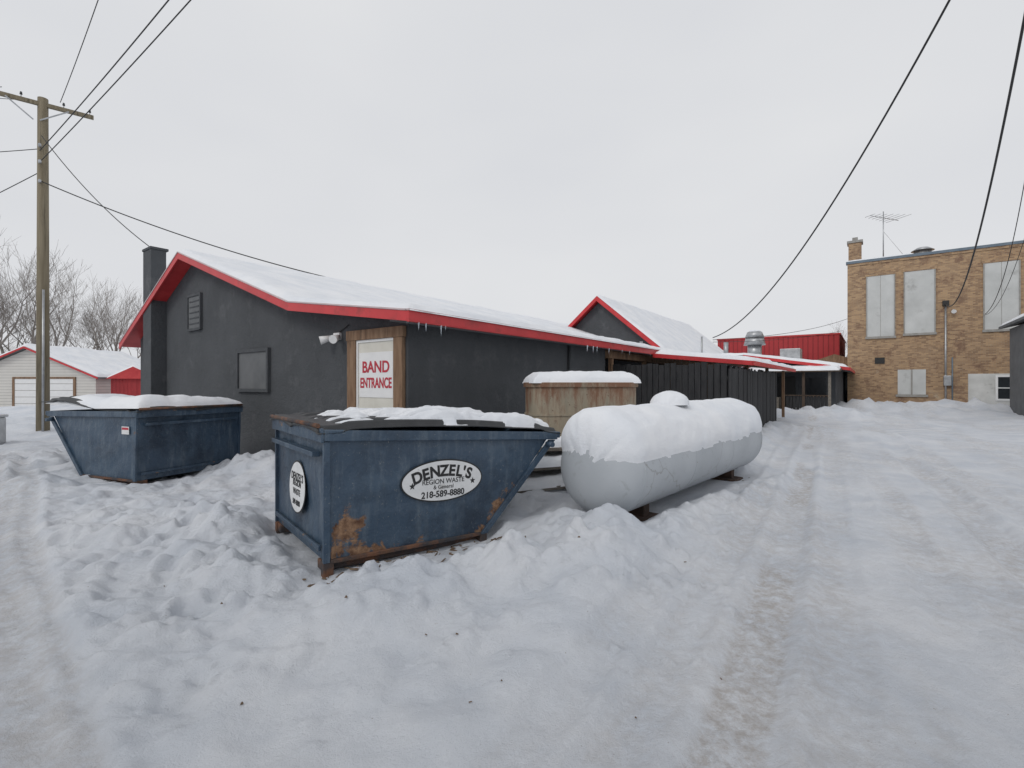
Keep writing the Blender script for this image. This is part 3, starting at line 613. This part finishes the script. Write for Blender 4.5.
# ------------------------------------------------------------------ dumpsters
def dumpster(name,loc,rz,tilt,Wd,top,bot,mode,seed,zl):
    E=empty(name,loc,rot=(0,0,rz)); near_=mode=='patchy'
    T=empty('body_pivot'); T.parent=E; T.rotation_euler=(0,tilt,0)
    Hh=1.12; parts=[]
    def reg(o): parts.append(o); return o
    def xr(z): return bot+.02+(top-bot-.02)*((max(z,.08)-.08)/(Hh-.08))**.95
    nu,nv=36,28; vs=[];fs=[]
    def add_panel(f,nu,nv,flip=False):
        n=len(vs)
        for i in range(nu+1):
            for j in range(nv+1): vs.append(f(i/nu,j/nv))
        for i in range(nu):
            for j in range(nv):
                a=n+i*(nv+1)+j; q=(a,a+nv+1,a+nv+2,a+1); fs.append(q[::-1] if flip else q)
    def dent(a,b,s): 
        e=min(1,min(a,1-a,b,1-b)*6); return float(.034*fbm(a*3,b*3,seed+s,3))*e
    zf=lambda b:.08+(Hh-.08)*b
    add_panel(lambda a,b:(xr(zf(b))*a,dent(a,b,1),zf(b)),nu,nv)
    add_panel(lambda a,b:(xr(zf(b))*a,Wd+dent(a,b,2),zf(b)),nu,nv,True)
    add_panel(lambda a,b:(dent(a,b,3),Wd*a,zf(b)),nu,nv,True)
    add_panel(lambda a,b:(xr(zf(b))+dent(a,b,4),Wd*a,zf(b)),nu,nv)
    add_panel(lambda a,b:(xr(.08)*a,Wd*b,.08),4,4,True)
    sh=reg(mesh('shell',vs,fs,M_blue,T,smooth=True))
    rv=[]
    for v in vs:
        if near_:
            r_=math.exp(-((v[0]-.20)/.24)**2-((v[2]-.30)/.24)**2)*1.15+math.exp(-((v[0]-xr(v[2])+.10)/.13)**2-((v[2]-.34)/.30)**2)*1.05
            r_+=.45*math.exp(-((v[2]-.1)/.08)**2)-.25+.4*math.exp(-((v[0]-.62)/.18)**2-((v[2]-.55)/.12)**2)
            if v[0]<.03: r_-=.45
        else: r_=-.4
        rv.append(r_)
    sh.data.attributes.new('rust','FLOAT','POINT').data.foreach_set('value',rv)
    reg(box('rim_front',-.03,top+.05,-.05,-.001,Hh-.09,Hh,M_blue,T,bevel=.008)); reg(box('rim_back',-.03,top+.05,Wd+.001,Wd+.05,Hh-.09,Hh,M_blue,T,bevel=.008))
    reg(box('rim_hinge',-.055,-.031,-.05,Wd+.05,Hh-.10,Hh+.01,M_blue,T,bevel=.006)); reg(box('rim_lip',top+.051,top+.09,-.05,Wd+.05,Hh-.07,Hh,M_blue,T,bevel=.006))
    for nm,ys in (('a',(-.035,-.001)),('b',(Wd+.001,Wd+.035))):
        reg(prism('slant_flange_'+nm,[(xr(.08)-.05,.08),(xr(.08)+.03,.08),(top+.03,Hh-.095),(top-.06,Hh-.095)],ys[0],ys[1],'y',M_blue,T,bevel=.004))
        reg(prism('corner_flange_'+nm,[(-.03,.08),(.025,.08),(.025,Hh-.095),(-.03,Hh-.095)],ys[0],ys[1],'y',M_blue,T,bevel=.004))
        reg(box('bottom_flange_'+nm,.03,xr(.08)-.055,ys[0],ys[1],.07,.10,M_rust,T,bevel=.004))
    for k,y_ in enumerate((.04,Wd-.16)):
        reg(box('skid_%d'%k,-.02,bot+.06,y_,y_+.12,.0,.078,M_rust,T,bevel=.01))
    for xx in (-.03,bot-.04): 
        for y_ in (-.03,Wd-.04): reg(box('corner_foot',xx,xx+.09,y_,y_+.07,-.07,.085,M_rust,T,bevel=.01))
    reg(cyl('hinge_rod',(-.07,-.02,Hh+.03),(-.07,Wd+.02,Hh+.03),.018,.018,M_rust,T,10))
    reg(cyl('trunnion',(top-.1,-.13,Hh-.14),(top-.1,-.03,Hh-.14),.03,.03,M_blue,T,14))
    reg(cyl('trunnion_b',(top-.1,Wd+.03,Hh-.14),(top-.1,Wd+.13,Hh-.14),.03,.03,M_blue,T,14))
    reg(box('end_ledge',-.09,-.022,.08,Wd-.08,.90,.94,M_blue,T,bevel=.005))
    reg(box('end_rib_low',-.045,-.022,.05,Wd-.05,.16,.20,M_blue,T,bevel=.005))
    lift=.0 if near_ else .09
    def lidz(X,Y,k):
        w=Wd/2; yy=(Y-k*w)/w
        z=Hh+.03+.03*np.sin(np.pi*np.clip(X/(top+.1),0,1))+.02*np.sin(np.pi*np.clip(yy,0,1))
        z=z+.026*ss(.35,.65,.5+.5*np.cos(2*np.pi*(Y/.19)))*ss(.08,.2,X)*(1-ss(top-.22,top-.1,X))
        z=z+.03*fbm(X*1.3+k*7,Y*1.3,seed+60,2)+(.06*ss(.8,top,X) if k==1 else 0)+lift*ss(.9,top,X)*(1.3 if k==1 else .7)
        ed=np.minimum(np.minimum(yy,1-yy)*w,np.minimum(X+.08,top+.1-X)); z=z-.05*(1-ss(0,.03,ed))
        return z
    ext=.1 if near_ else .22
    for k in (0,1):
        xs=np.linspace(-.08,top+ext,80); ys=np.linspace(k*Wd/2-(.05 if k==0 else -.01),(k+1)*Wd/2+(.05 if k==1 else -.01),60)
        XX,YY=np.meshgrid(xs,ys,indexing='ij'); yc=np.clip(YY,k*Wd/2,(k+1)*Wd/2)
        ZZ=lidz(XX,yc,k)
        v_=np.stack([XX,YY,ZZ],-1).reshape(-1,3).tolist(); f_=[(i*60+j,(i+1)*60+j,(i+1)*60+j+1,i*60+j+1) for i in range(79) for j in range(59)]
        o=reg(mesh('lid_%d'%k,v_,f_,M_lid,T,smooth=True)); so=o.modifiers.new('s','SOLIDIFY'); so.thickness=.012; so.offset=-1
    def lz(X,Y): return np.where(Y<=Wd/2,lidz(X,Y,0),lidz(X,Y,1))
    if near_:
        rib=lambda Y: ss(.35,.65,.5+.5*np.cos(2*np.pi*(Y/.19)))
        cov=lambda X,Y: np.clip(2.2*(fbm(X*2.4,Y*4.4,seed+3,5)+.20+.35*ss(.5,1.3,X)-.7*ss(.40,.0,X)-.45*rib(Y)),-1,1.3)
        reg(sheet('lid_snow',lz,.05,top+.04,-.03,Wd,.014,.075,M_snow,T,seed=seed,edge=.06,wob=.06,cover=cov))
    else:
        reg(sheet('lid_snow',lambda X,Y:Hh+.05+lift*ss(.9,top,X)*ss(0,Wd,Y*.6+.3*Wd),-.06,top+.16,-.05,Wd+.05,.03,.17,M_snow,T,seed=seed,edge=.18,wob=.05,
              cover=lambda X,Y:.75+.4*fbm(X*2,Y*2,seed+5,4)-.35*ss(top-.5,top,X)))
    for o in parts:      # rim rises toward the hinge end
        for v in o.data.vertices:
            f=1-min(1,max(0,v.co.x/top)); v.co.x-=.04*f*v.co.z; v.co.z*=1+zl*f
    if near_:
        fr=(R(90),0,0); cx,cz=1.10,.68; n=64
        mesh('logo_oval',[(cx+.46*math.cos(2*math.pi*i/n),-.0262,cz+.205*math.sin(2*math.pi*i/n)) for i in range(n)],[tuple(range(n))],M_black,T)
        mesh('logo_oval_inner',[(cx+.445*math.cos(2*math.pi*i/n),-.0285,cz+.192*math.sin(2*math.pi*i/n)) for i in range(n)],[tuple(range(n))],M_sticker,T)
        for ch,dx_ in zip("DENZEL'S",[-.295,-.205,-.105,-.005,.085,.17,.225,.285]):
            yy=.105-.55*dx_*dx_; ang=math.atan(-1.1*dx_)
            text('logo_letter',ch,.15,(cx+dx_+.005,-.030,cz+yy-.015),(R(90),-ang,0),M_black,T,bold=.0055,extr=.001)
        text('logo_line_2','REGION WASTE',.066,(cx,-.030,cz-.008),fr,M_black,T,bold=.0004,extr=.001)
        text('logo_line_3','& General',.055,(cx,-.030,cz-.062),fr,M_black,T,extr=.001)
        text('logo_phone','218-589-8880',.086,(cx,-.030,cz-.130),fr,M_black,T,bold=.0018,extr=.001)
        for sx_ in (-.34,.34):
            pts=[]
            for i in range(10):
                r_=.035 if i%2==0 else .015; a_=math.pi/2+i*math.pi/5; pts.append((cx+sx_+r_*math.cos(a_),-.030,cz-.03+r_*math.sin(a_)))
            mesh('logo_star',pts,[tuple(range(10))],M_black,T)
        cy=.74; cz2=.60
        mesh('round_decal',[(-.050,cy-.27*math.cos(2*math.pi*i/n),cz2+.25*math.sin(2*math.pi*i/n)) for i in range(n)],[tuple(range(n))],M_black,T)
        mesh('round_decal_inner',[(-.053,cy-.255*math.cos(2*math.pi*i/n),cz2+.235*math.sin(2*math.pi*i/n)) for i in range(n)],[tuple(range(n))],M_sticker,T)
        er=(R(90),0,R(-90))
        text('round_decal_text','DENZEL\'S',.10,(-.055,cy,cz2+.09),er,M_black,T,sx=.9,bold=.002,extr=.001)
        text('round_decal_text2','REGION\nWASTE',.08,(-.055,cy,cz2-.01),er,M_black,T,sx=.9,bold=.001,extr=.001)
        text('round_decal_text3','589-8880',.07,(-.055,cy,cz2-.15),er,M_black,T,sx=.9,bold=.001,extr=.001)
    else:
        box('label',.12,.30,Wd+.024,Wd+.028,.80,.92,M_sticker,T); box('label_red',.13,.29,Wd+.0285,Wd+.030,.87,.905,M_redprint,T)
    return E
dumpster('waste_dumpster',(DX,DY,.02),DA,R(2.2),1.55,2.57,1.6,'patchy',5,.07)
dumpster('waste_dumpster',(-5.14,9.03,.02),R(158),R(0),1.72,2.26,1.35,'full',15,.04)

# ------------------------------------------------------------------ propane tank
TK=empty('propane_tank',(1.01,5.40,.655),rot=(0,0,math.atan2(.743,.669)))
r=.525; L=4.25; hd=.32
def tprof():
    out=[]
    for i in range(15):
        a=math.pi/2*i/14; out.append((-hd*math.cos(a),r*math.sin(a)))
    for i in range(1,90): out.append((L*i/90,r))
    for i in range(15):
        a=math.pi/2*(1-i/14); out.append((L+hd*math.cos(a),r*math.sin(a)))
    return out
pf=tprof(); ns=110
def lathe(pf,fn=None):
    vs=[];fs=[]
    for i,(x,rr) in enumerate(pf):
        for j in range(ns):
            a=2*math.pi*j/ns; vs.append((x,max(rr,.001)*math.cos(a),max(rr,.001)*math.sin(a)))
    for i in range(len(pf)-1):
        for j in range(ns):
            a=i*ns+j;b=i*ns+(j+1)%ns; fs.append((a,b,b+ns,a+ns))
    return vs,fs
vs,fs=lathe(pf); mesh('tank_shell',vs,fs,M_tank,TK,smooth=True)
for k,x in enumerate((-.0,1.38,2.8,4.22)):
    v2,f2=lathe([(x-.012,r-.002),(x-.006,r+.004),(x+.006,r+.004),(x+.012,r-.002)]); mesh('weld_seam_%d'%k,v2,f2,M_tank,TK,smooth=True)
va=np.array(vs); nrm=va.copy(); 
for i,(x,rr) in enumerate(pf):
    s=slice(i*ns,(i+1)*ns)
    if x<0: nrm[s,0]=(x)/hd**2; nrm[s,1:]=va[s,1:]/r**2
    elif x>L: nrm[s,0]=(x-L)/hd**2; nrm[s,1:]=va[s,1:]/r**2
    else: nrm[s,0]=0
nrm/= np.linalg.norm(nrm,axis=1)[:,None]+1e-9
ang=np.arctan2(va[:,1],va[:,2])
nz=nrm[:,2]+.15*fbm(va[:,0]*1.3,ang*1.9,3,4)+.06*fbm(va[:,0]*7,ang*6,4,3)-.02*ss(0,L,va[:,0])
th=(.135+.04*fbm(va[:,0]*1.2,ang*1.5,9,4)+.014*fbm(va[:,0]*6,ang*5,19,3))*np.sqrt(np.clip((nz-.22)/.50,0,1))-.006
pv=va+nrm*np.where(th>0,.6*th,-.006)[:,None]; pv[:,2]+=np.where(th>0,.6*th,0)
mesh('tank_snow',pv.tolist(),fs,M_snow,TK,smooth=True)
cyl('dome_base',(1.75,0,.48),(1.75,0,.70),.19,.19,M_tank,TK,28)
vs=[];fs=[]
for i in range(9):
    a=math.pi/2*i/8
    for j in range(28):
        q=1+.12*float(fbm(np.array([math.cos(2*math.pi*j/28)*1.5+3]),np.array([math.sin(2*math.pi*j/28)*1.5+i*.2]),77,3)[0])
        vs.append((1.75+.26*q*math.cos(a)*math.cos(2*math.pi*j/28),.26*q*math.cos(a)*math.sin(2*math.pi*j/28),.66+.19*math.sin(a)*q))
for i in range(8):
    for j in range(28): fs.append((i*28+j,i*28+(j+1)%28,(i+1)*28+(j+1)%28,(i+1)*28+j))
mesh('dome_snow',vs,fs,M_snow,TK,smooth=True)
for k,x in enumerate((.55,3.6)):
    box('saddle_%d'%k,x-.07,x+.07,-.26,.26,-.60,-.42,M_darkrust,TK,bevel=.01)
    box('support_block_%d'%k,x-.2,x+.2,-.36,.36,-.72,-.59,M_darkrust,TK,bevel=.015)
box('support_plank',.2,1.2,-.50,-.38,-.68,-.62,M_greywood,TK,bevel=.01); box('support_plank2',3.2,4.2,-.50,-.38,-.68,-.62,M_greywood,TK,bevel=.01)
cyl('lift_lug',(.5,-.1,.5),(.5,.1,.5),.03,.03,M_tank,TK)

# ------------------------------------------------------------------ tan steel tank
TT=empty('tan_storage_tank',(1.11,7.85,.06),rot=(0,0,R(10)))
def stad(w,d,n=10):
    rr=d/2*.7; pts=[]
    for cx_,cy_,a0 in ((w/2-rr,d/2-rr,0),(-w/2+rr,d/2-rr,90),(-w/2+rr,-d/2+rr,180),(w/2-rr,-d/2+rr,270)):
        for i in range(n+1):
            a=R(a0+90*i/n); pts.append((cx_+rr*math.cos(a),cy_+rr*math.sin(a)))
    return pts
prism('tank_body',stad(1.76,.8),.32,1.56,'z',M_tan,TT)
prism('tank_top_band',stad(1.82,.86),1.49,1.565,'z',M_tan,TT,bevel=.008)
prism('tank_mid_band',stad(1.79,.83),1.05,1.08,'z',M_tan,TT); prism('tank_low_band',stad(1.81,.85),.33,.39,'z',M_tan,TT,bevel=.008)
sheet('tank_snow',lambda x,y:1.565+.0*x,-.90,.90,-.42,.42,.02,.17,M_snow,TT,seed=44,edge=.14,wob=.04)
for x in (-.7,.7):
    for y_ in (-.25,.25): cyl('leg',(x,y_,-.2),(x,y_,.34),.03,.03,M_rust,TT,10)
ST=empty('timber_stack',(.40,6.85,.08),rot=(0,0,R(22)))
for k,(x0,x1,z,d,dz) in enumerate(((-.5,.5,.10,.42,.02),(-.42,.45,.36,.34,-.03),(-.12,.5,.60,.28,.03))):
    o=box('plank_%d'%k,x0,x1,-d,.3,z,z+.05,M_greywood,ST,bevel=.006); o.rotation_euler=(0,R(2*(k-1)),R(4*(k-1)))
    o=sheet('plank_snow_%d'%k,lambda x,y,z=z:z+.05+0*x,x0-.01,x1+.01,-d-.01,.3,.02,.14,M_snow,ST,seed=50+k,edge=.09,wob=.05); o.rotation_euler=(0,R(2*(k-1)),R(4*(k-1)))
for x in (-.36,.4): box('stack_upright_%d'%int(x*100),x-.04,x+.04,.05,.13,-.2,.60 if x>0 else .36,M_greywood,ST)
rg2=random.Random(5); vs=[];fs=[]
def ground_z(x,y):
    i=min(len(gx)-1,int(np.searchsorted(gx,x))); j=min(len(gy)-1,int(np.searchsorted(gy,y))); return float(H[i,j])
for k in range(82):
    if k<66: t=rg2.uniform(-.2,1.7); o_=-abs(rg2.gauss(0,.22)); x=DX+e1[0]*t+e2[0]*o_; y=DY+e1[1]*t+e2[1]*o_
    else: x=rg2.uniform(-3,1.5); y=rg2.uniform(2.2,5)
    z=ground_z(x,y)+.004; a_=rg2.uniform(0,3.14); l=rg2.uniform(.01,.06) if k<66 else rg2.uniform(.005,.014); w_=rg2.uniform(.003,.009)
    c,s_=math.cos(a_),math.sin(a_); n=len(vs)
    for (u_,v_,q) in ((-l,-w_,0),(l,-w_,.003),(l*.8,w_,0),(-l,w_*1.2,.002),(-l*.6,0,w_*1.6),(l*.6,0,w_*1.6)): vs.append((x+u_*c-v_*s_,y+u_*s_+v_*c,z+q))
    fs+=[(n,n+1,n+5,n+4),(n+3,n+4,n+5,n+2),(n,n+4,n+3),(n+1,n+2,n+5)]
mesh('leaf_litter',vs,fs,M_litter)

# ------------------------------------------------------------------ bare trees
def grow(vs,fs,p,d,l,r,lev,rng):
    n=3 if lev<3 else 2
    q=p.copy(); dd=d.copy(); pts=[(q.copy(),r)]
    for i in range(n):
        dd=(dd+Vector((rng.uniform(-1,1),rng.uniform(-1,1),rng.uniform(-.3,.6)))*.18).normalized(); q=q+dd*l/n; pts.append((q.copy(),r*(1-.5*(i+1)/n)))
    for i in range(n):
        (a,ra_),(b,rb_)=pts[i],pts[i+1]; ax=(b-a).normalized(); u=ax.orthogonal().normalized(); w=ax.cross(u); k=len(vs); m=5 if lev<2 else 3
        for pp,r_ in ((a,ra_),(b,rb_)):
            for j in range(m): an=2*math.pi*j/m; vs.append(pp+(u*math.cos(an)+w*math.sin(an))*r_)
        for j in range(m): fs.append((k+j,k+(j+1)%m,k+m+(j+1)%m,k+m+j))
    if lev>=6: return
    nb=rng.choice((2,3,3)) 
    for i in range(nb):
        t=rng.uniform(.4,1) if i else 1; s=min(n-1,int(t*n)); base=pts[s][0].lerp(pts[s+1][0],min(1,t*n-s)) if t<1 else pts[-1][0]
        an=rng.uniform(0,2*math.pi); sp=rng.uniform(.35,.8) if i else rng.uniform(.1,.3)
        u=dd.orthogonal().normalized(); w=dd.cross(u)
        nd=(dd*math.cos(sp)+(u*math.cos(an)+w*math.sin(an))*math.sin(sp)+Vector((0,0,.14))).normalized()
        grow(vs,fs,base,nd,l*rng.uniform(.66,.86),max(.0085,r*(.62 if i else .75)*.75),lev+1,rng)
protos=[]
for k in range(5):
    vs=[];fs=[]; rng=random.Random(k+20); grow(vs,fs,Vector((0,0,-.3)),Vector((rng.uniform(-.08,.08),0,1)),3.4,.2,0,rng)
    protos.append((np.array([tuple(v) for v in vs]),fs))
def treemass(name,items):
    V=[];Fc=[];n=0
    for (x,y,s,a,k) in items:
        P_,f_=protos[k%5]; c,s_=math.cos(a),math.sin(a)
        hgt=P_[:,2].max(); q=P_*(s/hgt); q=np.stack([q[:,0]*c-q[:,1]*s_+x,q[:,0]*s_+q[:,1]*c+y,q[:,2]],-1)
        V.append(q); Fc+= [tuple(i+n for i in f) for f in f_]; n+=len(q)
    return mesh(name,np.concatenate(V).tolist(),Fc,M_bark)
rng=random.Random(9); it=[]
for k in range(26):
    x=-66+k*1.5+rng.uniform(-1.2,1.2); y=rng.uniform(46,66); it.append((x,y,rng.uniform(9,17)*(1 if x<-48 else .8),rng.uniform(0,6),k))
it+=[(-45,46,15,1,1),(-50,47,17,2,2),(-47.5,45,15,4,3),(-41,47,13.5,5,2),(-37.5,47,12,3,0),(-34,43,10.5,2,1)]
treemass('bare_tree_row',it)
it=[(44+k*2.4+rng.uniform(-1,1),62+rng.uniform(0,8),rng.uniform(8,11),rng.uniform(0,6),k) for k in range(8)]
treemass('distant_bare_trees',it)

# ------------------------------------------------------------------ world, sun, camera
w=bpy.data.worlds.new('World'); scene.world=w; w.use_nodes=True; nt=w.node_tree; bg=nt.nodes['Background']
sk=N(nt,'ShaderNodeTexSky',sky_type='NISHITA'); sk.sun_disc=False; sk.sun_elevation=R(42); sk.sun_rotation=R(-140); sk.air_density=1; sk.dust_density=4
hs=N(nt,'ShaderNodeHueSaturation'); hs.inputs['Saturation'].default_value=.15; nt.links.new(sk.outputs[0],hs.inputs['Color'])
tc=N(nt,'ShaderNodeTexCoord'); mp=N(nt,'ShaderNodeMapping'); mp.inputs['Scale'].default_value=(1,1,2.5); nt.links.new(tc.outputs['Generated'],mp.inputs[0])
nn=noise(nt,1.4,3,mp.outputs[0],.5); cl=mixc(nt,ramp(nt,nn.outputs[0],.3,.7).outputs[0],(7.0,7.15,7.5),(7.7,7.8,8.0))
nt.links.new(mixc(nt,.94,hs.outputs[0],cl),bg.inputs['Color']); bg.inputs['Strength'].default_value=.1
sd=bpy.data.lights.new('sun','SUN'); sd.energy=.7; sd.angle=R(18); sd.color=(1,.97,.93); so=bpy.data.objects.new('sun',sd); scene.collection.objects.link(so)
so.rotation_euler=(R(50),0,R(-40)) ; so.location=(0,0,20)
cd=bpy.data.cameras.new('camera'); cd.lens=17; cd.sensor_width=36; cd.clip_end=2000; cd.clip_start=.05
co=bpy.data.objects.new('camera',cd); scene.collection.objects.link(co); co.location=(0,0,1.6); co.rotation_euler=(R(90),0,0); scene.camera=co
scene.view_settings.view_transform='Standard'; scene.view_settings.look='None'; scene.view_settings.exposure=0
